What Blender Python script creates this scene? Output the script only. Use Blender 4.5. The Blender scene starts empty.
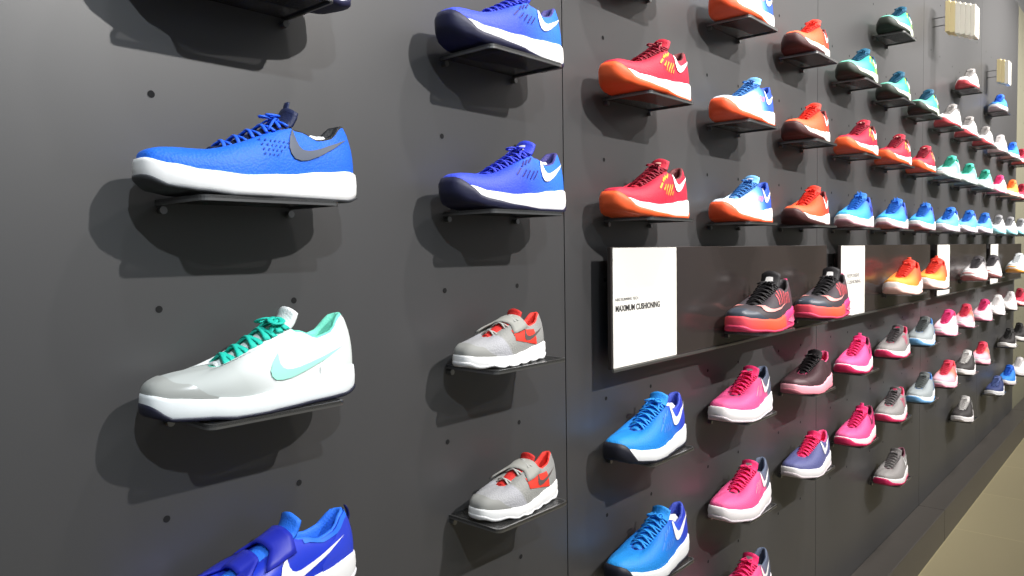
import bpy, bmesh, math, random
from mathutils import Vector, Matrix
from mathutils.bvhtree import BVHTree
from mathutils.geometry import interpolate_bezier
random.seed(4)
S = bpy.context.scene
COL = S.collection
EYE = 1.5

# ---------------------------------------------------------------- camera
F, YAW, PITCH, ROLL = 756.8754, 0.7186, 0.0474, -0.0145
fw = Vector((math.cos(YAW)*math.cos(PITCH), math.sin(YAW)*math.cos(PITCH), -math.sin(PITCH)))
rt = Vector((math.sin(YAW), -math.cos(YAW), 0)); up = rt.cross(fw)
r2 = rt*math.cos(ROLL) + up*math.sin(ROLL); u2 = -rt*math.sin(ROLL) + up*math.cos(ROLL)
cd = bpy.data.cameras.new('camera'); cd.sensor_width = 36; cd.lens = F/1024*36; cd.clip_start = .02
cam = bpy.data.objects.new('camera', cd); COL.objects.link(cam)
cam.matrix_world = Matrix(((r2.x, u2.x, -fw.x, -1.2759), (r2.y, u2.y, -fw.y, -.9678), (r2.z, u2.z, -fw.z, EYE), (0, 0, 0, 1)))
S.camera = cam

# ---------------------------------------------------------------- view, world, lights
S.view_settings.view_transform = 'Standard'; S.view_settings.look = 'None'
S.view_settings.gamma = 1; S.view_settings.use_curve_mapping = False
S.view_settings.exposure = 0.0
wd = bpy.data.worlds.new('world'); S.world = wd; wd.use_nodes = True
wd.node_tree.nodes['Background'].inputs[0].default_value = (.62, .66, .70, 1)
wd.node_tree.nodes['Background'].inputs[1].default_value = .3

def spot(name, loc, target, power, size=60, blend=.6, radius=.03, color=(1, .97, .92)):
    l = bpy.data.lights.new(name, 'SPOT'); l.energy = power; l.spot_size = math.radians(size); l.spot_blend = blend
    l.shadow_soft_size = radius; l.color = color
    o = bpy.data.objects.new(name, l); COL.objects.link(o); o.location = loc
    o.rotation_euler = (Vector(target)-Vector(loc)).to_track_quat('-Z', 'Y').to_euler(); return o
LX = [(-1.75, 430), (.35, 640), (2.3, 720), (4.1, 720), (5.9, 720), (7.8, 620)]
for x, e in LX:
    spot('track_spot', (x, -3.0, 3.72), (x, 0, 2.2), e, 72, 1, color=(.86, .94, 1) if x < 0 else (1, .965, .93))
for x, e in [(-.95, 60), (.2, 170), (1.3, 240), (3.2, 260), (5.2, 240)]:
    spot('ceiling_downlight', (x, -1.15, 3.9), (x, -.0, 2.75), e, 85, 1, .06, color=(.88, .95, 1) if x < 0 else (1, .965, .93))

for ax, aw, e in [(1.5, 6, 60), (8.5, 7, 90)]:  # unseen area lights, added for fill and a brighter sheen on the wall
    al = bpy.data.lights.new('added_ceiling_fill', 'AREA'); al.shape = 'RECTANGLE'; al.size = aw; al.size_y = 3.6; al.energy = e; al.color = (1, .98, .94)
    ao = bpy.data.objects.new('added_ceiling_fill', al); COL.objects.link(ao); ao.location = (ax, -3.0, 4.1)

# ---------------------------------------------------------------- material helpers
def s2l(c):
    c = c/255.; return c/12.92 if c <= .04045 else ((c+.055)/1.055)**2.4
def rgb(c): return (s2l(c[0]), s2l(c[1]), s2l(c[2]), 1)
MC = {}
def mat(name, col, rough=.5, metal=0, spec=.5, bump=None, coat=0, mottle=0):
    key = (name, tuple(col), rough)
    if key in MC: return MC[key]
    m = bpy.data.materials.new(name); m.use_nodes = True; nt = m.node_tree; b = nt.nodes['Principled BSDF']
    b.inputs['Base Color'].default_value = rgb(col); b.inputs['Roughness'].default_value = rough
    b.inputs['Metallic'].default_value = metal; b.inputs['Specular IOR Level'].default_value = spec
    b.inputs['Coat Weight'].default_value = coat
    tc = nt.nodes.new('ShaderNodeTexCoord')
    if mottle:
        n = nt.nodes.new('ShaderNodeTexNoise'); n.inputs['Scale'].default_value = 14; n.inputs['Detail'].default_value = 4
        nt.links.new(tc.outputs['Object'], n.inputs['Vector'])
        mx = nt.nodes.new('ShaderNodeMix'); mx.data_type = 'RGBA'
        c = rgb(col); mx.inputs[6].default_value = tuple(v*(1-mottle) for v in c[:3])+(1,); mx.inputs[7].default_value = tuple(min(1, v*(1+mottle)) for v in c[:3])+(1,)
        nt.links.new(n.outputs['Fac'], mx.inputs[0]); nt.links.new(mx.outputs[2], b.inputs['Base Color'])
    if bump:
        kind, sc, st = bump
        if kind == 'knit':
            t = nt.nodes.new('ShaderNodeTexVoronoi'); o = t.outputs['Distance']
        else:
            t = nt.nodes.new('ShaderNodeTexNoise'); o = t.outputs['Fac']
        t.inputs['Scale'].default_value = sc
        nt.links.new(tc.outputs['Object'], t.inputs['Vector'])
        bp = nt.nodes.new('ShaderNodeBump'); bp.inputs['Strength'].default_value = st; bp.inputs['Distance'].default_value = .002
        nt.links.new(o, bp.inputs['Height']); nt.links.new(bp.outputs['Normal'], b.inputs['Normal'])
    MC[key] = m; return m

def upper_mat(name, stops, L, rough=.6, knit=True):
    """woven upper: pigment bands along the shoe (stops from toe to heel)"""
    m = bpy.data.materials.new(name); m.use_nodes = True; nt = m.node_tree; b = nt.nodes['Principled BSDF']
    b.inputs['Roughness'].default_value = rough
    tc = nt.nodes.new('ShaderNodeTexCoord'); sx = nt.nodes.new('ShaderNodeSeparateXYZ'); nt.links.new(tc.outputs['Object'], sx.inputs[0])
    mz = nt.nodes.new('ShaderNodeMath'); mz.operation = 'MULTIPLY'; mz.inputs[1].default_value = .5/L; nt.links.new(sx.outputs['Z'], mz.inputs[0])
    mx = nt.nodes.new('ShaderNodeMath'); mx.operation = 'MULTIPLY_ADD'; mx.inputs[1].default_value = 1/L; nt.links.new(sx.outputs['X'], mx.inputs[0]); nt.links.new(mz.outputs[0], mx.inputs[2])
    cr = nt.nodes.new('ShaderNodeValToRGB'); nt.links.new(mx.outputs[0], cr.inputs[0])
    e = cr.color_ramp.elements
    while len(e) > 1: e.remove(e[-1])
    e[0].position = stops[0][0]; e[0].color = rgb(stops[0][1])
    for p, c in stops[1:]:
        q = e.new(p); q.color = rgb(c)
    out = cr.outputs[0]
    if knit:
        v = nt.nodes.new('ShaderNodeTexVoronoi'); v.inputs['Scale'].default_value = 330; nt.links.new(tc.outputs['Object'], v.inputs['Vector'])
        r = nt.nodes.new('ShaderNodeMapRange'); r.inputs[1].default_value = .15; r.inputs[2].default_value = .7; r.inputs[3].default_value = 0; r.inputs[4].default_value = .10 if sum(stops[0][1]) > 440 else .2
        nt.links.new(v.outputs['Distance'], r.inputs[0])
        k = nt.nodes.new('ShaderNodeMix'); k.data_type = 'RGBA'; k.blend_type = 'MULTIPLY'
        nt.links.new(r.outputs[0], k.inputs[0]); nt.links.new(out, k.inputs[6]); k.inputs[7].default_value = (.25, .25, .3, 1)
        out = k.outputs[2]
        bp = nt.nodes.new('ShaderNodeBump'); bp.inputs['Strength'].default_value = .5; bp.inputs['Distance'].default_value = .001; bp.invert = True
        nt.links.new(v.outputs['Distance'], bp.inputs['Height']); nt.links.new(bp.outputs['Normal'], b.inputs['Normal'])
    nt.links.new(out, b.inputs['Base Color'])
    return m

# ---------------------------------------------------------------- object helpers
def link_mesh(name, verts, faces, m, parent=None, smooth=True, mats=None, midx=None, loc=None):
    me = bpy.data.meshes.new(name); me.from_pydata([tuple(v) for v in verts], [], faces); me.update()
    if mats:
        for q in mats: me.materials.append(q)
        if midx:
            for p_, i in zip(me.polygons, midx): p_.material_index = i
    else: me.materials.append(m)
    bm = bmesh.new(); bm.from_mesh(me); bmesh.ops.recalc_face_normals(bm, faces=bm.faces); bm.to_mesh(me); bm.free()
    if smooth: me.polygons.foreach_set('use_smooth', [True]*len(me.polygons))
    o = bpy.data.objects.new(name, me); COL.objects.link(o)
    if parent: o.parent = parent
    if loc: o.location = loc
    return o
def tag(o, label, cat, group=None, kind=None):
    if label: o['label'] = label
    if cat: o['category'] = cat
    if group: o['group'] = group
    if kind: o['kind'] = kind
    return o
def empty(name, loc): 
    o = bpy.data.objects.new(name, None); COL.objects.link(o); o.location = loc; o.empty_display_size = .05; return o
def copy_tree(o, parent=None):
    c = o.copy(); COL.objects.link(c); c.parent = parent
    for ch in list(o.children):
        copy_tree(ch, c)
    return c
def box_bm(bm, x0, x1, y0, y1, z0, z1, bev=0):
    r = bmesh.ops.create_cube(bm, size=1); vs = r['verts']
    for v in vs:
        v.co = Vector(((x0+x1)/2+v.co.x*(x1-x0), (y0+y1)/2+v.co.y*(y1-y0), (z0+z1)/2+v.co.z*(z1-z0)))
    if bev:
        es = list({e for v in vs for e in v.link_edges})
        bmesh.ops.bevel(bm, geom=es, offset=bev, segments=2, affect='EDGES', profile=.5)
def bm_obj(name, bm, m, parent=None, smooth=False, loc=None):
    me = bpy.data.meshes.new(name); bm.to_mesh(me); bm.free()
    for q in (m if isinstance(m, list) else [m]): me.materials.append(q)
    if smooth: me.polygons.foreach_set('use_smooth', [True]*len(me.polygons))
    o = bpy.data.objects.new(name, me); COL.objects.link(o)
    if parent: o.parent = parent
    if loc: o.location = loc
    return o
def boxo(name, dims, m, parent=None, bev=0, loc=None):
    bm = bmesh.new(); box_bm(bm, *dims, bev=bev); return bm_obj(name, bm, m, parent, loc=loc)
def structure(o): o['kind'] = 'structure'; return o

# ---------------------------------------------------------------- the room
def wall_material():
    m = bpy.data.materials.new('grey_laminate'); m.use_nodes = True; nt = m.node_tree; b = nt.nodes['Principled BSDF']
    tc = nt.nodes.new('ShaderNodeTexCoord'); n = nt.nodes.new('ShaderNodeTexNoise'); n.inputs['Scale'].default_value = 1.6; n.inputs['Detail'].default_value = 5
    nt.links.new(tc.outputs['Object'], n.inputs['Vector'])
    cr = nt.nodes.new('ShaderNodeValToRGB'); cr.color_ramp.elements[0].color = rgb((57, 57, 58)); cr.color_ramp.elements[1].color = rgb((65, 64, 65))
    nt.links.new(n.outputs['Fac'], cr.inputs[0]); nt.links.new(cr.outputs[0], b.inputs['Base Color'])
    b.inputs['Roughness'].default_value = .42; b.inputs['Specular IOR Level'].default_value = .9
    f = nt.nodes.new('ShaderNodeTexNoise'); f.inputs['Scale'].default_value = 500; nt.links.new(tc.outputs['Object'], f.inputs['Vector'])
    bp = nt.nodes.new('ShaderNodeBump'); bp.inputs['Strength'].default_value = .05; bp.inputs['Distance'].default_value = .001
    nt.links.new(f.outputs['Fac'], bp.inputs['Height']); nt.links.new(bp.outputs['Normal'], b.inputs['Normal'])
    return m
WALLM = wall_material()
BEIGE = mat('beige_paint', (120, 117, 98), .6, bump=('noise', 60, .1))
BLACK = mat('black_hole', (6, 6, 7), .9)
STEEL = mat('brushed_steel', (150, 150, 150), .3, 1)
DARKM = mat('dark_board', (52, 46, 45), .2, bump=('noise', 300, .03))

W = 1.5; A0 = -.85; SL = .1955; SD = .1217
def KX(k): return A0 + .5*k
def RZ(j): return EYE + .069 + .27*j

# where shelves stand: (column, row)
wall = structure(empty('wall_left', (0, 0, 0)))
def shelf_slots():
    out = []
    for j, ks in {3: [6, 9, 11], 2: range(0, 15), 1: range(0, 15), 0: range(0, 15), -2: range(1, 15), -3: range(2, 15), -4: [3, 6, 9, 11, 12, 13]}.items():
        for k in ks:
            if j == 2 and k < 2: continue
            out.append((k, j))
    out += [(0, -1), (0, -2), (1, -1)]
    return out
ZT = 3.4
for i in range(-2, 7):
    x0, x1 = i*W+.0016, (i+1)*W-.0016
    bm = bmesh.new(); box_bm(bm, x0, x1, 0, .03, .1, ZT)
    # peg holes: flat discs, the shade inside each hole painted black
    nf = len(bm.faces)
    for k in range(-2, 17):
        for dx in (0, SL):
            hx = KX(k)+dx
            if not (x0+.01 < hx < x1-.01): continue
            for q in range(-3, 6):
                z = EYE-.066+.27*q
                if k >= 0 and k in (3, 4, 6, 7, 9, 10, 12) and q == 0: continue
                for rad, off in ((.0046, .0006),):
                    r = bmesh.ops.create_circle(bm, cap_ends=True, radius=rad, segments=14)
                    for v in r['verts']: v.co = Vector((hx+v.co.x, -off, z+v.co.y))
                    for f in {f for v in r['verts'] for f in v.link_faces}: f.material_index = 1
    o = bm_obj('panel', bm, [WALLM if x1 < 6.01 else BEIGE, BLACK], wall); structure(o)
structure(boxo('wall_seam_backing', (-3, 10.5, .03, .05, 0, ZT), BLACK, wall))

LEDM = mat('ledge_grey', (74, 70, 66), .4, bump=('noise', 40, .1), mottle=.08)
led = structure(empty('baseboard_left', (0, 0, 0)))
for i in range(-1, 4):
    structure(boxo('ledge_section', (i*3.0+.0015, i*3+2.9985, -.12, .0, 0, EYE-1.338), LEDM, led, bev=.003))

def floor_material():
    m = bpy.data.materials.new('beige_tile'); m.use_nodes = True; nt = m.node_tree; b = nt.nodes['Principled BSDF']
    tc = nt.nodes.new('ShaderNodeTexCoord'); br = nt.nodes.new('ShaderNodeTexBrick')
    mp = nt.nodes.new('ShaderNodeMapping'); mp.inputs['Location'].default_value = (.51, .12, 0); nt.links.new(tc.outputs['Object'], mp.inputs[0]); nt.links.new(mp.outputs[0], br.inputs['Vector'])
    br.offset = 0; br.inputs['Scale'].default_value = 1; br.inputs['Brick Width'].default_value = .75; br.inputs['Row Height'].default_value = .75
    br.inputs['Mortar Size'].default_value = .004; br.inputs['Mortar Smooth'].default_value = .1
    br.inputs['Color1'].default_value = rgb((164, 154, 122)); br.inputs['Color2'].default_value = rgb((158, 148, 118)); br.inputs['Mortar'].default_value = rgb((176, 166, 130))
    nt.links.new(br.outputs['Color'], b.inputs['Base Color']); b.inputs['Roughness'].default_value = .45
    return m
structure(boxo('floor', (-6, 14, -7, .05, -.05, 0), floor_material()))
structure(boxo('ceiling', (-6, 14, -7, .05, 4.2, 4.25), mat('ceiling_paint', (120, 118, 112), .9)))
structure(boxo('wall_far', (14, 14.1, -7, .05, 0, 4.2), mat('far_wall_paint', (170, 165, 140), .8)))
structure(boxo('wall_upper', (-6, 14, .001, .06, ZT, 4.2), mat('upper_wall_paint', (90, 90, 90), .7)))

# ---------------------------------------------------------------- shelves
def acrylic():
    m = bpy.data.materials.new('smoked_acrylic'); m.use_nodes = True; nt = m.node_tree; b = nt.nodes['Principled BSDF']
    b.inputs['Base Color'].default_value = rgb((60, 60, 60)); b.inputs['Roughness'].default_value = .15
    t = nt.nodes.new('ShaderNodeBsdfTransparent'); t.inputs[0].default_value = (.8, .8, .8, 1)
    mx = nt.nodes.new('ShaderNodeMixShader'); mx.inputs[0].default_value = .55
    nt.links.new(t.outputs[0], mx.inputs[1]); nt.links.new(b.outputs[0], mx.inputs[2]); nt.links.new(mx.outputs[0], nt.nodes['Material Output'].inputs[0])
    return m
ACR = acrylic()
LIP = mat('shelf_edge', (150, 150, 150), .28, .9)
def make_shelf():
    root = empty('shoe_shelf', (0, 0, 0))
    # sheet with rounded front corners and two slots
    def outline(x0, x1, y0, y1, r):
        pts = [(x0, y1), (x0, y0+r)]
        pts += [(x0+r-r*math.cos(a), y0+r-r*math.sin(a)) for a in [i*math.pi/10 for i in range(1, 6)]]
        pts += [(x1-r+r*math.sin(a), y0+r-r*math.cos(a)) for a in [i*math.pi/10 for i in range(0, 6)]]
        pts += [(x1, y1)]
        return pts
    po = outline(0, SL, -SD, 0, .012)
    def prism(pts, z0, z1):
        n = len(pts); v = [(x, y, z0) for x, y in pts]+[(x, y, z1) for x, y in pts]
        f = [tuple(range(n)), tuple(range(2*n-1, n-1, -1))]+[(i, (i+1) % n, n+(i+1) % n, n+i) for i in range(n)]
        return v, f
    v, f = prism(po, -.0005, .003); link_mesh('shelf_plate', v, f, ACR, root, smooth=False)
    # folded lip that runs round the three free sides
    pi = outline(.0035, SL-.0035, -SD+.0035, 0, .009)
    n = len(po); v = []; f = []
    for z in (-.0035, .0032):
        v += [(x, y, z) for x, y in po]; v += [(x, y, z) for x, y in pi]
    for i in range(n-1):
        f += [(i, i+1, 2*n+i+1, 2*n+i), (n+i, n+i+1, 3*n+i+1, 3*n+i), (i, i+1, n+i+1, n+i), (2*n+i, 2*n+i+1, 3*n+i+1, 3*n+i)]
    f += [(0, n, 3*n, 2*n), (n-1, 2*n-1, 4*n-1, 3*n-1)]
    link_mesh('shelf_lip', v, f, LIP, root, smooth=False)
    for x in (.006, SL-.006):
        bm = bmesh.new()
        for dz in (-.006,):
            r = bmesh.ops.create_cone(bm, cap_ends=True, segments=12, radius1=.005, radius2=.005, depth=.010)
            bmesh.ops.rotate(bm, verts=r['verts'], cent=(0, 0, 0), matrix=Matrix.Rotation(math.pi/2, 3, 'X'))
            bmesh.ops.translate(bm, verts=r['verts'], vec=(x, -.0052, dz-.004))
        bm_obj('mounting_peg', bm, STEEL, root)
    return root

# ---------------------------------------------------------------- shoe builder
def lerp(a, b, t): return a+(b-a)*t
def interp(tab, x):
    if x <= tab[0][0]: return tab[0][1]
    for (a, va), (b, vb) in zip(tab, tab[1:]):
        if x <= b:
            t = (x-a)/(b-a); t = t*t*(3-2*t); return va+(vb-va)*t
    return tab[-1][1]
def interp_lin(tab, x):
    if x <= tab[0][0]: return tab[0][1]
    for (a, va), (b, vb) in zip(tab, tab[1:]):
        if x <= b: return va+(vb-va)*(x-a)/(b-a)
    return tab[-1][1]
NP = 30           # steps heel -> toe on one side
PHI = [math.pi*i/NP for i in range(NP+1)]
LOOP = [(p, -1) for p in PHI] + [(p, 1) for p in PHI[-2:0:-1]]   # closed loop: lateral (-y) then medial (+y)
WL = [(0, .155), (.15, .165), (.3, .18), (.42, .175), (.55, .148), (.7, .13), (.85, .13), (1, .125)]
WM = [(0, .15), (.15, .175), (.3, .172), (.42, .15), (.55, .118), (.7, .115), (.85, .125), (1, .125)]
def cx(x): return interp([(0, .03), (.25, .012), (.6, 0), (1, 0)], x)

class Shoe:
    def __init__(s, L=.305, sole=1.0, high=1.0, lug=0, wide=1.07, spring=.05, vamp=0, **kw):
        s.vamp = vamp
        s.L = L; s.k = sole; s.h = high; s.lug = lug; s.wd = wide; s.spring = spring; s.kw = kw
    def out(s, phi, side, inset=0):
        x = .5+.5*math.cos(phi)
        w = interp(WL if side < 0 else WM, x)*s.wd
        e = abs(math.sin(phi))**(.62 if x < .5 else .7)
        y = cx(x)+side*max(0, w-inset)*e
        x = .5+(.5-inset)*math.cos(phi)
        return x, y
    def zb(s, x):
        z = interp([(0, s.spring*1.25), (.08, s.spring*.55), (.2, .012), (.3, 0), (.9, 0), (1, .022)], x)
        if s.lug: z += s.lug*max(0, math.sin(x*2*math.pi*6.5))
        return z
    def zm(s, x):
        return interp([(0, .098*s.k+s.spring), (.08, .092*s.k+s.spring*.6), (.2, .085*s.k+.012), (.35, .085*s.k), (.55, .10*s.k), (.75, .125*s.k), (.92, .142*s.k), (1, .138*s.k)], x)
    def base(s, phi, side):
        x, y = s.out(phi, side, .014); return Vector((x, y, s.zm(x)-.008))
    def opening(s, phi, side):
        u = phi/math.pi; h = s.h
        if u <= .45:
            t = u/.45; x = lerp(.945, .60, t**1.15)
            w = .078*abs(math.sin(math.pi*min(1, .08+t*.95)*.78+.0))**.8 if t > 0 else 0
            w = interp([(0, 0), (.12, .045), (.35, .07), (.7, .078), (1, .068)], t)
            z = interp([(0, .345), (.12, .336), (.42, .272), (.60, .265), (.85, .31), (1, .345)], t)
        elif u <= .8:
            t = (u-.45)/.35; x = lerp(.60, .30, t); w = lerp(.061, .042, t); z = interp_lin([(0, .345), (.5, .288), (1, .225)], t); w *= 1.12
        else:
            t = (u-.8)/.2; x = lerp(.30, .275, math.sin(t*math.pi/2)); w = .047*math.cos(t*math.pi/2); z = lerp(.225, .218, t)+s.vamp*0
        if u == 0 or u == 1: w = 0
        z = s.zm(x)+(z-.11)*h*.93+s.vamp*interp([(0, 0), (.4, 0), (.75, 1), (1, 1)], u)
        return Vector((x, cx(x)*.7+side*w, z))
    def surf(s, phi, side, t):
        B = s.base(phi, side); O = s.opening(phi, side); D = B-O
        H = Vector((D.x, D.y, 0)); dz = O.z-B.z
        C1 = B+Vector((0, 0, dz*.55))+H*.07
        C2 = O+H*(.58 if phi > 1.6 else .5)+Vector((0, 0, -dz*.14))
        if phi > 2.2: 
            k = min(1, (phi-2.2)/.7); C1 = C1.lerp(B+Vector((0, 0, max(.075, dz*.75)))+H*.04, k); C2 = C2.lerp(O+H*.56+Vector((0, 0, -dz*.10)), k)
        a = 1-t
        return B*a**3+C1*3*a*a*t+C2*3*a*t*t+O*t**3
    def build(s, root, q):
        L = s.L; n = len(LOOP); Sc = lambda v: (v[0]*L, v[1]*L, v[2]*L)
        # upper
        NT = 12; V = []; Fc = []
        for it in range(NT+1):
            for ph, sd in LOOP: V.append(s.surf(ph, sd, it/NT))
        for it in range(NT):
            for i in range(n): Fc.append((it*n+i, it*n+(i+1) % n, (it+1)*n+(i+1) % n, (it+1)*n+i))
        s.bvh = BVHTree.FromPolygons([tuple(v) for v in V], Fc)
        upper = link_mesh('upper', [Sc(v) for v in V], Fc, q['upper'], root)
        # lining with a padded rim and an insole
        V = []; Fc = []; steps = [(0, 0), (.004, .006), (.014, .008), (.022, -.002), (.024, -.03), (.02, -.10), (.016, -.2)]
        for inn, dz in steps:
            for ph, sd in LOOP:
                O = s.opening(ph, sd); c = Vector((max(.4, min(.86, O.x)) if ph < 1.5 else O.x, cx(O.x)*.7, 0)); d = Vector((c.x-O.x, c.y-O.y, 0))
                m_ = d.length; kk = min(inn, m_*.7)
                P = O+(d.normalized()*kk if m_ > 1e-5 else Vector()); k2 = 1 if ph < 1.5 else .35
                P.z = max(O.z+dz*k2*(1 if dz > 0 else 1), s.zm(P.x)+.0 if dz < -.05 else -9)
                if dz < -.05: P.z = max(O.z+dz, s.zm(O.x)+.004)
                V.append(P)
        m = len(steps)
        for it in range(m-1):
            for i in range(n): Fc.append((it*n+i, it*n+(i+1) % n, (it+1)*n+(i+1) % n, (it+1)*n+i))
        b0 = (m-1)*n
        for i in range(0, NP): 
            a, b = b0+i, b0+i+1; c, d = b0+(n-i-1) % n, b0+(n-i) % n
            if i == 0: Fc.append((a, b, b0+n-1))
            elif i == NP-1: Fc.append((a, b, b0+n-i))
            else: Fc.append((a, b, b0+n-i-1, b0+n-i))
        link_mesh('collar_lining', [Sc(v) for v in V], Fc, q['lining'], root)
        # midsole
        prof = [(0, .07), (0, .04), (0, .016), (.06, .006), (.2, .001), (.5, -.001 if s.k < 1.2 else -.006), (.8, .001), (.95, .004), (1.0, .012), (1.0, .05)]
        def ring(v, ins):
            r = []
            for ph, sd in LOOP:
                x, y = s.out(ph, sd, ins); z = lerp(s.zb(x), s.zm(x), v)+.002*(v == 0); r.append(Vector((x, y, z)))
            return r
        def cap(b0, Fc):
            for i in range(NP):
                a, b = b0+i, b0+i+1
                if i == 0: Fc.append((a, b, b0+n-1))
                elif i == NP-1: Fc.append((a, b, b0+n-i))
                else: Fc.append((a, b, b0+n-i-1, b0+n-i))
        V = []; Fc = []
        for v, ins in prof: V += ring(v, ins)
        m = len(prof)
        for it in range(m-1):
            for i in range(n): Fc.append((it*n+i, it*n+(i+1) % n, (it+1)*n+(i+1) % n, (it+1)*n+i))
        cap(0, Fc); cap((m-1)*n, Fc)
        mid = link_mesh('midsole', [Sc(v) for v in V], Fc, q['midsole'], root)
        # outsole: tread plus toe bumper
        vo = q.get('wrap') or [(0, .55), (.06, .45), (.12, .18), (.3, .12), (.7, .1), (.95, .16), (1, .2)]
        V = []; Fc = []
        for a_, ins in [(0, .09), (0, .06), (0, .03), (0, .008), (.25, -.0015), (.7, -.0035), (1, -.003), (1, .004)]:
            for ph, sd in LOOP:
                x0 = .5+.5*math.cos(ph); top = interp_lin(vo, x0); v = a_*top
                over = max(0, v-.95)
                x, y = s.out(ph, sd, ins+over*.05)
                xq = x if a_ == 0 else x0; V.append(Vector((x, y, lerp(s.zb(xq), s.zm(xq), v)-.004*(1-a_))))
        for it in range(7):
            for i in range(n): Fc.append((it*n+i, it*n+(i+1) % n, (it+1)*n+(i+1) % n, (it+1)*n+i))
        cap(0, Fc)
        link_mesh('outsole', [Sc(v) for v in V], Fc, q['outsole'], root)
        # patches laid over the upper
        def onsurf(x, z, off=.003, side=-1):
            o = Vector((x, side*1.0, z)); r = s.bvh.ray_cast(o, Vector((0, -side, 0)))
            if r[0] is None: return None
            nn = r[1]; 
            if nn.y*side < 0: nn = -nn
            return r[0]+nn*off
        def patch(phis, t0, t1, side, off, name, m_, nt=6):
            V = []; Fc = []; k = len(phis)
            for it in range(nt+1):
                for j, ph in enumerate(phis):
                    a = t0(ph) if callable(t0) else t0; b = t1(ph) if callable(t1) else t1
                    t = lerp(a, b, it/nt); P = s.surf(abs(ph), side if ph >= 0 else -side, t)
                    e = .01; P1 = s.surf(abs(ph), side if ph >= 0 else -side, min(1, t+e)); P0 = s.surf(abs(ph), side if ph >= 0 else -side, max(0, t-e))
                    ph2 = min(math.pi, max(0, abs(ph)+.02)); P3 = s.surf(abs(ph)-.02 if abs(ph) > .02 else abs(ph)+.02, side if ph >= 0 else -side, t)
                    nn = (P1-P0).cross(P3-P)
                    c = Vector((.5, cx(.5), .1)) 
                    if nn.length < 1e-9: nn = P-c
                    nn.normalize()
                    if nn.dot(P-Vector((min(max(P.x, .25), .85), cx(P.x), .12))) < 0: nn = -nn
                    V.append(P+nn*off)
            for it in range(nt):
                for j in range(k-1): Fc.append((it*k+j, it*k+j+1, (it+1)*k+j+1, (it+1)*k+j))
            ob = link_mesh(name, [Sc(v) for v in V], Fc, m_, root)
            return ob
        pr = lambda a, b, k: [lerp(a, b, i/k) for i in range(k+1)]
        if 'toe_cap' in q:
            # wraps the toe on both sides
            V = []; Fc = []; 
            seq = [(p, -1) for p in pr(2.15, math.pi, 12)]+[(p, 1) for p in pr(math.pi, 2.15, 12)[1:]]
            top = lambda p: interp([(2.15, .05), (2.5, .36), (math.pi, .50)], p)
            nt = 6
            for it in range(nt+1):
                for p, sd in seq:
                    t = lerp(0, top(p), it/nt); P = s.surf(p, sd, t); d = (P-Vector((.3, cx(.3), .09))).normalized(); V.append(P+d*.0075)
            k = len(seq)
            for it in range(nt):
                for j in range(k-1): Fc.append((it*k+j, it*k+j+1, (it+1)*k+j+1, (it+1)*k+j))
            link_mesh('toe_cap', [Sc(v) for v in V], Fc, q['toe_cap'], root)
        if 'heel' in q:
            V = []; Fc = []
            lim = 1.05 if not q.get('heel_long') else 1.45
            seq = [(p, 1) for p in pr(lim, 0, 12)]+[(p, -1) for p in pr(0, lim, 12)[1:]]
            top = lambda p: interp([(0, .97), (.35, .93), (.8, .62), (lim, .15)], p)
            nt = 7
            for it in range(nt+1):
                for p, sd in seq:
                    t = lerp(0, top(p), it/nt); P = s.surf(p, sd, t); d = Vector((P.x-.8, P.y-cx(.8), .0)).normalized() if P.x > .85 else Vector((0.0, sd, 0)); V.append(P+d*.004)
            k = len(seq)
            for it in range(nt):
                for j in range(k-1): Fc.append((it*k+j, it*k+j+1, (it+1)*k+j+1, (it+1)*k+j))
            link_mesh('heel_counter', [Sc(v) for v in V], Fc, q['heel'], root)
        if 'stay' in q:   # eyestay band beside the laces
            for sd in (-1, 1):
                patch(pr(1.42, 2.5, 12), .80, .985, sd, .003, 'eyestay', q['stay'], 3)
        if 'collar' in q:
            for sd in (-1, 1):
                patch(pr(.03, 1.2, 14), .80, .985, sd, .005, 'padded_collar', q['collar'], 3)
        if 'swoosh' in q:
            m_, x0, z0, lx, lz = q['swoosh']
            outer = [(.13, .66), (.04, .45), (0, .27), (.01, .13), (.06, .03), (.15, 0), (.27, .025), (.45, .125), (.72, .33), (1, .60)]
            inner = [(.13, .66), (.125, .52), (.13, .40), (.16, .29), (.21, .235), (.28, .225), (.37, .245), (.5, .30), (.73, .43), (1, .60)]
            def res(pts, N):
                o_ = []
                for i in range(N+1):
                    u = i/N*(len(pts)-1); a = min(int(u), len(pts)-2); t = u-a
                    o_.append((lerp(pts[a][0], pts[a+1][0], t), lerp(pts[a][1], pts[a+1][1], t)))
                return o_
            for side in (-1, 1):
                A = res(outer, 27); B = res(inner, 27); V = []; Fc = []; ok = True; NS = 4
                for (ax, az), (bx, bz) in zip(A, B):
                    for i in range(NS+1):
                        px = x0+lx*lerp(ax, bx, i/NS); pz = z0+lz*lerp(az, bz, i/NS)/.66
                        P = onsurf(px, pz, .0065, side)
                        if P is None: P = V[-1] if V else Vector((px, side*.1, pz))
                        V.append(P)
                for i in range(27):
                    for j in range(NS): Fc.append((i*(NS+1)+j, (i+1)*(NS+1)+j, (i+1)*(NS+1)+j+1, i*(NS+1)+j+1))
                link_mesh('logo', [Sc(v) for v in V], Fc, m_, root)
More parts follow.
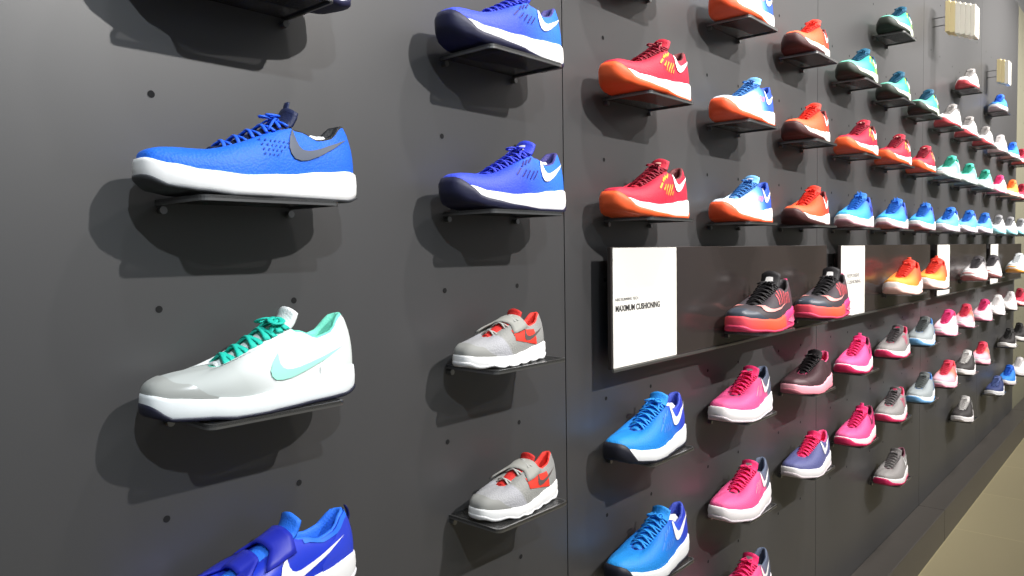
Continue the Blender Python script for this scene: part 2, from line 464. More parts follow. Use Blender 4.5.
        def ribbon(pts, w, off, side, V, Fc):
            b0 = len(V); m2 = len(pts)
            for i, (x, z) in enumerate(pts):
                a = pts[max(0, i-1)]; b = pts[min(m2-1, i+1)]; dx, dz = b[0]-a[0], b[1]-a[1]; l = math.hypot(dx, dz) or 1
                for sg in (-1, 1):
                    P = onsurf(x-dz/l*w*sg, z+dx/l*w*sg, off, side)
                    if P is None: P = Vector((x, side*.12, z)) if len(V) == b0 else V[-1]
                    V.append(P)
            for i in range(m2-1): Fc.append((b0+2*i, b0+2*i+1, b0+2*i+3, b0+2*i+2))
        for key in ('stripes', 'stripes2'):
            if key in q:
                m_, lst, w = q[key]
                for side in (-1, 1):
                    V = []; Fc = []
                    for (xa, za, xb, zb_) in lst:
                        ribbon([(lerp(xa, xb, i/6), lerp(za, zb_, i/6)) for i in range(7)], w, .005, side, V, Fc)
                    link_mesh('side_stripes', [Sc(v) for v in V], Fc, m_, root)
        # tongue
        tl = q.get('tongue_up', 1.0); tw = .076
        def tz(x): 
            O = s.opening(math.pi*(.8-.35*(x-.30)/.30), 1) if x <= .6 else s.opening(math.pi*.45, 1)
            return O.z
        path = []
        for i in range(12):
            x = lerp(.285, .60, i/11); path.append((x, tz(x)-.004+.006*i/11))
        xe, ze = path[-1]
        for i in range(1, 5): path.append((xe+.018*i*(1-.1*i), ze+(.019*i)*tl))
        V = []; Fc = []; NY = 8
        for (x, z) in path:
            for j in range(NY+1):
                y = lerp(-1, 1, j/NY); w = tw*(.62+.38*min(1, (x-.28)/.2))
                V.append(Vector((x+ (0.012*(y*y) if x > .6 else 0), cx(x)*.7+y*w, z+.012-.028*y*y)))
        for i in range(len(path)-1):
            for j in range(NY): Fc.append((i*(NY+1)+j, i*(NY+1)+j+1, (i+1)*(NY+1)+j+1, (i+1)*(NY+1)+j))
        tg = link_mesh('tongue', [Sc(v) for v in V], Fc, q['tongue'], root)
        md = tg.modifiers.new('thick', 'SOLIDIFY'); md.thickness = .014*L; md.offset = 0
        if 'tab' in q:   # label on the tongue top, two small bars of logo
            V = []; Fc = []
            for (x, z), yy in [(path[-5], .03), (path[-4], .032), (path[-3], .028)]:
                for y in (-yy, -yy/2, 0, yy/2, yy): V.append(Vector((x-.010, cx(x)*.7+y, z+.012+.011-.028*(y/tw)**2)))
            for i in range(2):
                for j in range(4): Fc.append((i*5+j, i*5+j+1, (i+1)*5+j+1, (i+1)*5+j))
            link_mesh('tongue_logo', [Sc(v) for v in V], Fc, q['tab'], tg)
        # laces
        def tube(V, Fc, pts, ra, rb, seg=6, upv=Vector((0, 0, 1))):
            b0 = len(V); m2 = len(pts)
            for i, P in enumerate(pts):
                d = (pts[min(m2-1, i+1)]-pts[max(0, i-1)]).normalized(); a = d.cross(upv)
                if a.length < 1e-4: a = Vector((1, 0, 0))
                a.normalize(); b = a.cross(d).normalized()
                for k in range(seg):
                    an = 2*math.pi*k/seg; V.append(P+a*math.cos(an)*ra+b*math.sin(an)*rb)
            for i in range(m2-1):
                for k in range(seg): Fc.append((b0+i*seg+k, b0+i*seg+(k+1) % seg, b0+(i+1)*seg+(k+1) % seg, b0+(i+1)*seg+k))
            Fc.append(tuple(b0+k for k in range(seg))); Fc.append(tuple(b0+(m2-1)*seg+k for k in reversed(range(seg))))
        if 'laces' in q:
            V = []; Fc = []; nl = q.get('nlace', 6); ra = q.get('lw', .011)
            for i in range(nl):
                x = lerp(.335, .575, i/(nl-1)); u = .8-.35*(x-.30)/.30; dx = .035
                for sg in (1, -1):
                    if i == nl-1 and sg < 0: pass
                    pts = []
                    for j in range(9):
                        yy = lerp(-1, 1, j/8); xx = x+dx*.5*yy*sg; O = s.opening(math.pi*(.8-.35*(xx-.30)/.30), 1)
                        w = abs(O.y-cx(xx)*.7)+.022; lift = .030+(.005 if sg > 0 else 0)-.034*yy*yy
                        pts.append(Vector((xx, cx(xx)*.7+yy*w, O.z+lift+.006*(i/nl))))
                    tube(V, Fc, pts, ra, .0055)
            O = s.opening(math.pi*.46, 1); c = Vector((.585, 0, O.z+.034))
            tube(V, Fc, [c+Vector((0, y, 0)) for y in (-.018, 0, .018)], .016, .013)
            bow = q.get('bow', 1.0)
            if bow:
                for sg in (-1, 1):
                    pts = []
                    for j in range(13):
                        a = 2*math.pi*j/12; r = (1-math.cos(a))/2
                        pts.append(c+Vector((-.012+.03*math.sin(a)*1.0-.02*r, sg*(.012+.075*r*bow), .022*math.sin(a*.5)-.045*r*bow+.01)))
                    tube(V, Fc, pts, ra*.8, .0055)
                    pts = [c+Vector((-.02*t-.05*t*t, sg*(.015+.05*t), .012*math.sin(t*3)-.055*t*t)) for t in [i/7 for i in range(8)]]
                    tube(V, Fc, pts, ra*.75, .005)
            if q.get('loop_up'):
                for sg, hx in ((-1, .0), (1, .035)):
                    pts = [c+Vector((hx*t-.01*t, sg*.012+sg*.012*t, .075*t)) for t in [i/5 for i in range(6)]]
                    tube(V, Fc, pts, ra*.55, .0055)
            link_mesh('laces', [Sc(v) for v in V], Fc, q['laces'], root)
        # hook-and-loop straps
        for (xa, xb, drop) in q.get('straps', []):
            V = []; Fc = []; NY = 14; NX = 5
            for j in range(NY+1):
                yy = lerp(-1, 1, j/NY)
                for i in range(NX+1):
                    x = lerp(xa, xb, i/NX)
                    xs = x+ (-yy)*drop*.5
                    O = s.opening(math.pi*(.8-.35*(min(.6, x)-.30)/.30), 1); w = abs(O.y-cx(x)*.7)+.014
                    if abs(yy) < .55:
                        y = yy/.55*w; V.append(Vector((xs, cx(x)*.7+y, O.z+.034-.022*(yy/.55)**2)))
                    else:
                        f_ = (abs(yy)-.55)/.45; sd = 1 if yy > 0 else -1
                        ph = math.pi*(.8-.35*(min(.6, x)-.30)/.30)
                        P = s.surf(ph, sd, 1-f_*.42)+Vector((0, sd*.008, .008*(1-f_)+.004)); P.x += (-yy)*drop*.5*1.2; V.append(P)
            for j in range(NY):
                for i in range(NX): Fc.append((j*(NX+1)+i, j*(NX+1)+i+1, (j+1)*(NX+1)+i+1, (j+1)*(NX+1)+i))
            st = link_mesh('strap', [Sc(v) for v in V], Fc, q['strap_mat'], root)
            md = st.modifiers.new('thick', 'SOLIDIFY'); md.thickness = .012*L; md.offset = 1
        if 'stuffing' in q:
            bm = bmesh.new(); bmesh.ops.create_icosphere(bm, subdivisions=3, radius=1)
            for v in bm.verts:
                c = v.co.copy(); k = 1+.08*math.sin(9*c.x+3*c.y)+.06*math.sin(11*c.z+5*c.y)
                zt = s.opening(math.pi*.25, 1).z
                v.co = Vector((.80+c.x*.085*k, c.y*.042*k, zt-.02+c.z*.055*k))*L
            bm_obj('paper_stuffing', bm, q['stuffing'], root, smooth=True)
        if 'air' in q:
            for sd in (-1, 1):
                V = []; Fc = []
                ph = pr(.05, 1.35, 14)
                for v, ins in [(.28, -.003), (.42, .004), (.58, .004), (.72, -.003)]:
                    for p in ph:
                        f_ = min(1, (1.35-p)/.35); x, y = s.out(p, sd, ins-.006)
                        vv = lerp(.5, v, f_); V.append(Vector((x, y, lerp(s.zb(x), s.zm(x), vv))))
                k = len(ph)
                for it in range(3):
                    for j in range(k-1): Fc.append((it*k+j, it*k+j+1, (it+1)*k+j+1, (it+1)*k+j))
                link_mesh('air_window', [Sc(v) for v in V], Fc, q['air'], mid)
        if 'pull' in q:
            V = []; Fc = []
            if q['pull'][1] == 'heel':
                P = s.opening(0, 1); pts = [P+Vector((.012+.018*math.sin(a), 0, -.09+.10*t)) for t, a in [(i/8, math.pi*i/8) for i in range(9)]]
                pts = [Vector((p.x+.006, p.y, p.z)) for p in pts]
                tube(V, Fc, pts, .016, .004, upv=Vector((1, 0, 0)))
            else:
                x, z = path[-2]; pts = [Vector((x+.004+.012*t, 0, z+.055*math.sin(math.pi*.55*t))) for t in [i/7 for i in range(8)]]
                tube(V, Fc, pts, .024, .007, upv=Vector((1, 0, 0)))
            link_mesh('pull_tab', [Sc(v) for v in V], Fc, q['pull'][0], root)

# pigment shorthands
def knit(n, c): return mat(n, c, .65, bump=('knit', 400, .3))
def rub(n, c): return mat(n, c, .55, bump=('noise', 200, .15))
def foam(c=(238, 238, 238)): return mat('midsole_foam', c, .55, bump=('noise', 90, .08))
def syn(n, c, r=.35): return mat(n, c, r)
WRAP_HI = [(0, 1.18), (.05, 1.12), (.085, .95), (.12, .55), (.3, .38), (.45, .22), (.6, .1), (.9, .12), (1, .3)]
WRAP_MD = [(0, .9), (.05, .8), (.1, .45), (.3, .25), (.6, .12), (.95, .15), (1, .2)]
WRAP_LO = [(0, .42), (.08, .2), (.3, .12), (.7, .1), (1, .14)]
FLY = [(.44, .19, .50, .235), (.48, .185, .54, .235), (.52, .18, .58, .235), (.56, .185, .62, .24), (.47, .25, .515, .285), (.51, .265, .555, .30), (.55, .28, .595, .315), (.40, .20, .455, .24)]
FLY2 = [(.46, .16, .485, .19), (.50, .155, .525, .185), (.54, .155, .565, .185), (.58, .16, .605, .19)]
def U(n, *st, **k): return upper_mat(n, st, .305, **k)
STYLE = {}
def style(name, args, q, kind='running_shoe'): STYLE[name] = (args, q, kind)
WHITE = syn('white_logo', (245, 245, 245), .4)
style('free', dict(L=.30, high=.98, sole=1.0, spring=.045), dict(upper=U('blue_mesh', (0, (28, 112, 235)), (1, (30, 105, 232))), lining=knit('black_lining', (22, 24, 30)),
    midsole=foam(), outsole=rub('dark_outsole', (60, 62, 66)), wrap=[(0, .22), (.05, .16), (.1, .06), (.3, .05), (1, .06)], swoosh=(syn('grey_logo', (92, 98, 112), .3), .575, .165, .35, .14),
    tongue=knit('navy_tongue', (24, 34, 70)), laces=knit('blue_laces', (26, 95, 225)), nlace=5, lw=.009, bow=.35, stuffing=syn('white_paper', (235, 235, 235), .8),
    pull=(knit('navy_pull', (30, 42, 78)), 'tongue'), stripes=(syn('dark_perforation', (20, 60, 150), .8), [(x, z, x+.008, z+.006) for x in [.44+.022*i for i in range(9)] for z in (.175, .195, .215, .235) if .5*(x-.44)+.17 < z+.03], .0028)))
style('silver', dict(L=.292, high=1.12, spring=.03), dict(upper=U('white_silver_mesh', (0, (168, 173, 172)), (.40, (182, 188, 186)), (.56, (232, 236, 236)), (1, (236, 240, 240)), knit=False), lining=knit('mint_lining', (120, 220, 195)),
    midsole=foam((235, 240, 242)), outsole=rub('navy_outsole', (30, 32, 50)), wrap=[(0, .55), (.03, .35), (.06, .12), (1, .1)], toe_cap=syn('silver_toe', (160, 163, 160), .28), heel=syn('silver_heel', (224, 230, 228), .3),
    swoosh=(syn('mint_logo', (165, 232, 214), .4), .46, .13, .44, .12), tongue=knit('white_tongue', (235, 240, 240)), laces=knit('teal_laces', (22, 192, 172)), nlace=5, lw=.019, bow=.9,
    stay=syn('white_stay', (238, 242, 242), .4)))
style('velcro', dict(L=.285, high=.98, spring=.03), dict(upper=U('royal_leather', (0, (35, 60, 200)), (1, (30, 55, 195)), knit=False, rough=.4), lining=knit('azure_lining', (38, 115, 235)),
    midsole=foam(), outsole=rub('white_outsole', (225, 225, 230)), swoosh=(WHITE, .50, .14, .40, .12), collar=syn('azure_collar', (38, 112, 232), .6), tongue=knit('azure_tongue', (38, 120, 240)), tongue_up=1.1,
    straps=[(.34, .44, .02), (.49, .60, .02)], strap_mat=syn('navy_strap', (30, 42, 170), .5), heel=syn('royal_heel', (45, 66, 200), .4), pull=(knit('navy_pull2', (24, 28, 90)), 'heel')))
style('royal', dict(L=.30, high=1.08, spring=.06), dict(upper=U('royal_mesh', (0, (66, 84, 222)), (.5, (52, 80, 225)), (.85, (50, 120, 236)), (1, (45, 125, 238))), lining=knit('indigo_lining', (62, 56, 130)),
    midsole=foam(), outsole=rub('navy_rubber', (24, 26, 58)), wrap=WRAP_HI, swoosh=(WHITE, .66, .18, .29, .15), tongue=knit('royal_tongue', (52, 70, 210)), laces=knit('royal_laces', (52, 66, 205)), nlace=6, bow=.6,
    tab=WHITE, stripes=(syn('indigo_loops', (36, 36, 120), .5), FLY, .004), stuffing=syn('white_paper', (235, 235, 235), .8)))
style('toddler', dict(L=.214, high=1.12, spring=.02, lug=.012, sole=1.02, wide=1.22, vamp=.03), dict(upper=upper_mat('grey_suede', [(0, (158, 158, 155)), (.4, (172, 172, 178)), (.42, (150, 150, 146)), (1, (150, 150, 148))], .235), lining=knit('coral_lining', (238, 62, 52)),
    midsole=foam((244, 244, 244)), outsole=rub('white_rubber', (228, 228, 228)), wrap=WRAP_LO, toe_cap=syn('grey_toe', (150, 150, 146), .6), tongue=knit('red_tongue', (205, 40, 36)), tongue_up=1.0,
    laces=knit('grey_laces', (168, 168, 164)), nlace=3, bow=0, straps=[(.47, .61, .12)], strap_mat=syn('grey_strap', (156, 156, 150), .6),
    stripes=(syn('red_flash', (226, 62, 48), .5), [(.46, .24+.01*i, .78, .20+.018*i) for i in range(-3, 4)], .009),
    swoosh=(syn('dark_grey_logo', (92, 82, 80), .4), .60, .18, .32, .10)), 'toddler_shoe')
style('red', dict(L=.31, high=1.12, spring=.06), dict(upper=U('crimson_mesh', (0, (214, 40, 72)), (.5, (205, 30, 62)), (1, (205, 35, 66))), lining=knit('maroon_lining', (110, 40, 45)),
    midsole=foam(), outsole=rub('orange_rubber', (248, 100, 48)), wrap=WRAP_HI, swoosh=(WHITE, .66, .19, .30, .16), tongue=knit('red_tongue2', (196, 30, 58)), laces=knit('dark_red_laces', (140, 14, 44)), nlace=6, bow=.5,
    tab=syn('white_tab', (240, 210, 190), .4), stripes=(syn('gold_loops', (255, 175, 60), .5), FLY, .006), stripes2=(syn('gold_loops', (255, 175, 60), .5), FLY2, .005)))
style('whiteblue', dict(L=.30, high=1.12, spring=.06), dict(upper=U('white_blue_mesh', (0, (225, 238, 250)), (.45, (205, 228, 248)), (.66, (80, 150, 235)), (.8, (40, 95, 215)), (1, (36, 80, 205))), lining=knit('blue_lining', (40, 80, 190)),
    midsole=foam(), outsole=rub('orange_rubber', (246, 92, 48)), wrap=WRAP_HI, swoosh=(WHITE, .66, .18, .29, .15), tongue=knit('sky_tongue', (120, 185, 240)), laces=knit('steel_blue_laces', (55, 120, 190)), nlace=6, bow=.5, tab=WHITE,
    stripes=(syn('coral_loops', (245, 140, 140), .5), FLY[:4], .005)))
style('orange', dict(L=.30, high=1.12, spring=.06), dict(upper=U('orange_mesh', (0, (250, 112, 66)), (.5, (246, 84, 40)), (1, (228, 48, 30))), lining=knit('maroon_lining', (120, 36, 40)),
    midsole=foam((248, 238, 232)), outsole=rub('maroon_rubber', (66, 28, 28)), wrap=WRAP_HI, swoosh=(WHITE, .66, .18, .29, .15), tongue=knit('orange_tongue', (235, 56, 34)), laces=knit('red_orange_laces', (225, 44, 28)), nlace=6, bow=.6))
style('green', dict(L=.30, high=1.12, spring=.06), dict(upper=U('teal_lime_mesh', (0, (130, 215, 190)), (.45, (50, 190, 160)), (.7, (40, 170, 150)), (.85, (150, 225, 70)), (1, (20, 120, 130))), lining=knit('navy_lining', (20, 60, 90)),
    midsole=foam((238, 248, 225)), outsole=rub('black_green_rubber', (40, 48, 40)), wrap=WRAP_HI, swoosh=(WHITE, .66, .18, .29, .15), tongue=knit('petrol_tongue', (10, 90, 120)), laces=knit('petrol_laces', (8, 84, 116)), nlace=6, bow=.5,
    stripes=(syn('lime_loops', (190, 240, 50), .5), FLY, .006)))
style('sky', dict(L=.30, high=1.1, spring=.05, sole=1.1), dict(upper=U('sky_mesh', (0, (70, 190, 238)), (.5, (60, 150, 232)), (.8, (64, 100, 220)), (1, (50, 80, 205))), lining=knit('blue_lining2', (50, 90, 200)),
    midsole=foam(), outsole=rub('mauve_rubber', (170, 130, 140)), wrap=WRAP_LO, swoosh=(syn('violet_logo', (70, 60, 150), .4), .66, .19, .27, .13), tongue=knit('blue_tongue', (40, 120, 220)), laces=knit('deep_sky_laces', (26, 110, 205)), nlace=6, bow=.4, loop_up=True))
style('iceblue', dict(L=.295, high=1.15, spring=.05), dict(upper=U('ice_mesh', (0, (120, 200, 235)), (.5, (90, 165, 230)), (1, (150, 185, 240))), lining=knit('blue_lining2', (50, 90, 200)),
    midsole=foam(), outsole=rub('pale_rubber', (200, 190, 205)), wrap=WRAP_LO, swoosh=(WHITE, .66, .19, .27, .13), tongue=knit('blue_tongue', (40, 120, 220)), laces=knit('deep_sky_laces', (26, 110, 205)), nlace=6, bow=.3))
style('greywhite', dict(L=.295, high=1.15, spring=.05), dict(upper=U('pale_grey_mesh', (0, (200, 225, 228)), (.4, (212, 212, 216)), (1, (225, 225, 228))), lining=knit('grey_lining', (120, 120, 124)),
    midsole=foam(), outsole=rub('cyan_rubber', (150, 215, 225)), wrap=WRAP_MD, tongue=knit('grey_tongue', (160, 160, 164)), laces=knit('grey_laces2', (130, 132, 136)), nlace=6, bow=.7))
style('teal', dict(L=.295, high=1.15, spring=.05), dict(upper=U('teal_white_mesh', (0, (200, 238, 232)), (.35, (150, 225, 210)), (.6, (90, 200, 180)), (1, (225, 240, 240))), lining=knit('teal_lining', (60, 170, 150)),
    midsole=foam(), outsole=rub('grey_green_rubber', (150, 165, 160)), wrap=WRAP_LO, swoosh=(WHITE, .64, .19, .29, .14), tongue=knit('teal_tongue', (70, 190, 170)), laces=knit('green_laces', (30, 150, 125)), nlace=6, bow=.4))
def simple(name, st, lac, sole, outs, wrap, lin, kind='running_shoe', **kw):
    q = dict(upper=U(name+'_mesh', *st), lining=knit(name+'_lining', lin), midsole=foam(sole), outsole=rub(name+'_rubber', outs), wrap=wrap, tongue=knit(name+'_tongue', lac), laces=knit(name+'_laces', lac), nlace=6, bow=.5)
    a = kw.pop('args', dict(L=.295, high=1.12, spring=.045)); q.update(kw); style(name, a, q, kind)
simple('pinkwhite', [(0, (250, 190, 210)), (.4, (252, 215, 226)), (1, (250, 200, 216))], (235, 60, 130), (248, 238, 242), (240, 150, 180), WRAP_LO, (225, 60, 120), swoosh=(WHITE, .64, .19, .29, .14))
simple('pinkorange', [(0, (252, 205, 220)), (.4, (250, 190, 205)), (.55, (250, 130, 100)), (1, (240, 90, 130))], (240, 70, 100), (248, 238, 242), (240, 150, 180), WRAP_LO, (240, 90, 90), swoosh=(WHITE, .64, .19, .29, .14))
simple('orangewhite', [(0, (255, 190, 110)), (.5, (255, 150, 60)), (1, (250, 170, 90))], (250, 130, 50), (250, 245, 240), (240, 200, 180), WRAP_LO, (240, 120, 50))
simple('crimson', [(0, (225, 50, 80)), (1, (205, 30, 60))], (160, 20, 50), (248, 240, 240), (220, 120, 120), WRAP_LO, (120, 20, 40), swoosh=(WHITE, .64, .19, .29, .14))
simple('whitered', [(0, (240, 238, 238)), (1, (245, 243, 242))], (160, 156, 154), (245, 243, 243), (190, 70, 78), WRAP_MD, (120, 116, 114))
simple('white', [(0, (246, 244, 244)), (1, (248, 246, 246))], (240, 236, 236), (248, 246, 246), (225, 215, 215), WRAP_LO, (225, 220, 218))
simple('brightblue', [(0, (60, 150, 240)), (1, (40, 130, 235))], (30, 110, 225), (248, 248, 248), (190, 170, 180), WRAP_LO, (30, 90, 200))
simple('navy', [(0, (52, 66, 120)), (1, (48, 60, 112))], (90, 110, 170), (244, 244, 246), (225, 225, 230), WRAP_LO, (40, 50, 90), args=dict(L=.29, high=.92, spring=.04))
simple('blackwhite', [(0, (66, 62, 62)), (1, (56, 52, 52))], (225, 222, 220), (244, 240, 240), (225, 220, 220), WRAP_LO, (40, 38, 38), swoosh=(WHITE, .60, .18, .33, .15), heel=syn('white_heel', (225, 222, 220), .5))
simple('black', [(0, (44, 40, 40)), (1, (40, 36, 38))], (30, 28, 28), (240, 238, 236), (220, 216, 214), WRAP_LO, (30, 28, 28))
simple('blue', [(0, (36, 160, 240)), (.45, (24, 140, 235)), (.72, (26, 120, 230)), (.9, (40, 70, 205)), (1, (40, 62, 200))], (36, 150, 238), (242, 244, 246), (24, 26, 40),
    [(0, 1.2), (.05, 1.15), (.085, .9), (.11, .2), (.3, .14), (.8, .12), (1, .2)], (60, 80, 190), args=dict(L=.305, high=1.12, spring=.05, sole=1.05), swoosh=(WHITE, .64, .19, .33, .17), stripes=(syn('pale_blue_loops', (90, 150, 235), .5), FLY, .004),
    stuffing=syn('white_paper', (235, 235, 235), .8), bow=.7)
simple('pink', [(0, (252, 104, 165)), (.62, (250, 88, 152)), (.80, (246, 90, 150)), (.86, (104, 108, 130)), (1, (94, 100, 122))], (250, 46, 118), (244, 240, 242), (215, 205, 212), [(0, .25), (.08, .12), (1, .1)], (96, 108, 132),
    args=dict(L=.305, high=1.05, spring=.045, sole=1.22), swoosh=(WHITE, .64, .20, .28, .14), stripes=(syn('pale_pink_loops', (252, 190, 205), .5), [(.42, .21, .50, .27), (.46, .20, .54, .28), (.50, .195, .58, .285), (.54, .195, .61, .29)], .0022), tab=syn('grey_tab', (150, 150, 152), .5), bow=.5)
simple('maroon', [(0, (74, 46, 52)), (1, (66, 40, 46))], (26, 20, 24), (250, 175, 190), (190, 110, 125), WRAP_LO, (238, 90, 140), args=dict(L=.305, high=1.05, spring=.035), toe_cap=syn('maroon_toe', (84, 56, 62), .5), bow=.8)
simple('navypink', [(0, (98, 102, 156)), (1, (92, 96, 148))], (246, 44, 110), (240, 238, 240), (210, 200, 205), WRAP_LO, (246, 70, 130), args=dict(L=.30, high=1.0, spring=.04, sole=1.05), swoosh=(WHITE, .56, .18, .36, .16), bow=.7)
simple('hotpink', [(0, (253, 104, 166)), (.6, (250, 86, 154)), (1, (225, 50, 120))], (244, 44, 120), (246, 240, 242), (220, 40, 100), WRAP_MD, (120, 40, 70), swoosh=(syn('plum_logo', (150, 50, 90), .4), .62, .20, .31, .15), pull=(knit('pink_pull', (248, 70, 140)), 'tongue'), bow=.4)
simple('greypink', [(0, (164, 160, 158)), (1, (140, 134, 136))], (110, 104, 106), (244, 240, 240), (236, 56, 110), WRAP_MD, (236, 80, 120), stripes=(syn('pink_lines', (240, 80, 124), .5), [(.46+.035*i, .17, .50+.035*i, .29) for i in range(6)], .006), tab=syn('pink_tab', (238, 70, 118), .5))
simple('grey', [(0, (158, 154, 152)), (1, (150, 146, 146))], (128, 124, 124), (240, 238, 238), (214, 40, 100), WRAP_MD, (120, 70, 86), swoosh=(WHITE, .62, .19, .30, .14))
simple('greyblue', [(0, (168, 176, 178)), (1, (150, 160, 166))], (110, 116, 116), (246, 246, 248), (120, 180, 232), WRAP_MD, (70, 130, 200), heel=syn('blue_heel', (110, 160, 210), .5))
simple('air', [(0, (78, 76, 80)), (.5, (66, 60, 66)), (1, (80, 56, 66))], (24, 22, 26), (250, 92, 66), (225, 70, 110), [(0, .3), (.1, .16), (1, .12)], (60, 56, 60), args=dict(L=.345, high=.98, spring=.03, sole=1.15, wide=1.05),
    stripes=(syn('coral_lines', (246, 96, 104), .5), [(.44+.045*i, .20, .50+.045*i, .30+.004*i) for i in range(8)], .005), swoosh=(syn('pale_coral_logo', (250, 165, 160), .4), .22, .155, .42, .06), toe_cap=syn('slate_toe', (66, 74, 86), .4), midsole=upper_mat('coral_magenta_foam', [(0, (214, 66, 110)), (.12, (246, 84, 84)), (.3, (252, 92, 62)), (.66, (250, 96, 70)), (.76, (238, 66, 130)), (1, (232, 60, 130))], .305, knit=False), air=syn('pink_air_unit', (248, 120, 160), .12), tab=WHITE, tongue_up=1.5, bow=.8, pull=(knit('pink_pull', (240, 80, 140)), 'heel'))
simple('sunset', [(0, (255, 186, 74)), (.38, (255, 160, 60)), (.62, (252, 110, 52)), (1, (244, 72, 44))], (240, 62, 44), (246, 236, 232), (240, 200, 190), WRAP_LO, (236, 60, 40), args=dict(L=.33, high=.98, spring=.05, sole=1.2), pull=(knit('orange_pull', (246, 84, 50)), 'tongue'), bow=.3)
simple('palegrey', [(0, (236, 234, 234)), (.4, (206, 202, 202)), (1, (150, 146, 148))], (70, 66, 70), (244, 242, 242), (170, 110, 110), WRAP_MD, (70, 66, 70), args=dict(L=.32, high=.98, spring=.05, sole=1.2), stripes=(syn('grey_lines', (96, 92, 96), .5), [(.48+.05*i, .20, .54+.05*i, .30) for i in range(6)], .005), bow=.6)
simple('greyamber', [(0, (214, 222, 226)), (1, (190, 200, 208))], (226, 230, 232), (246, 246, 246), (244, 170, 70), WRAP_MD, (200, 210, 216), args=dict(L=.32, high=.98, spring=.05, sole=1.2), heel=syn('blue_heel2', (90, 170, 225), .5))

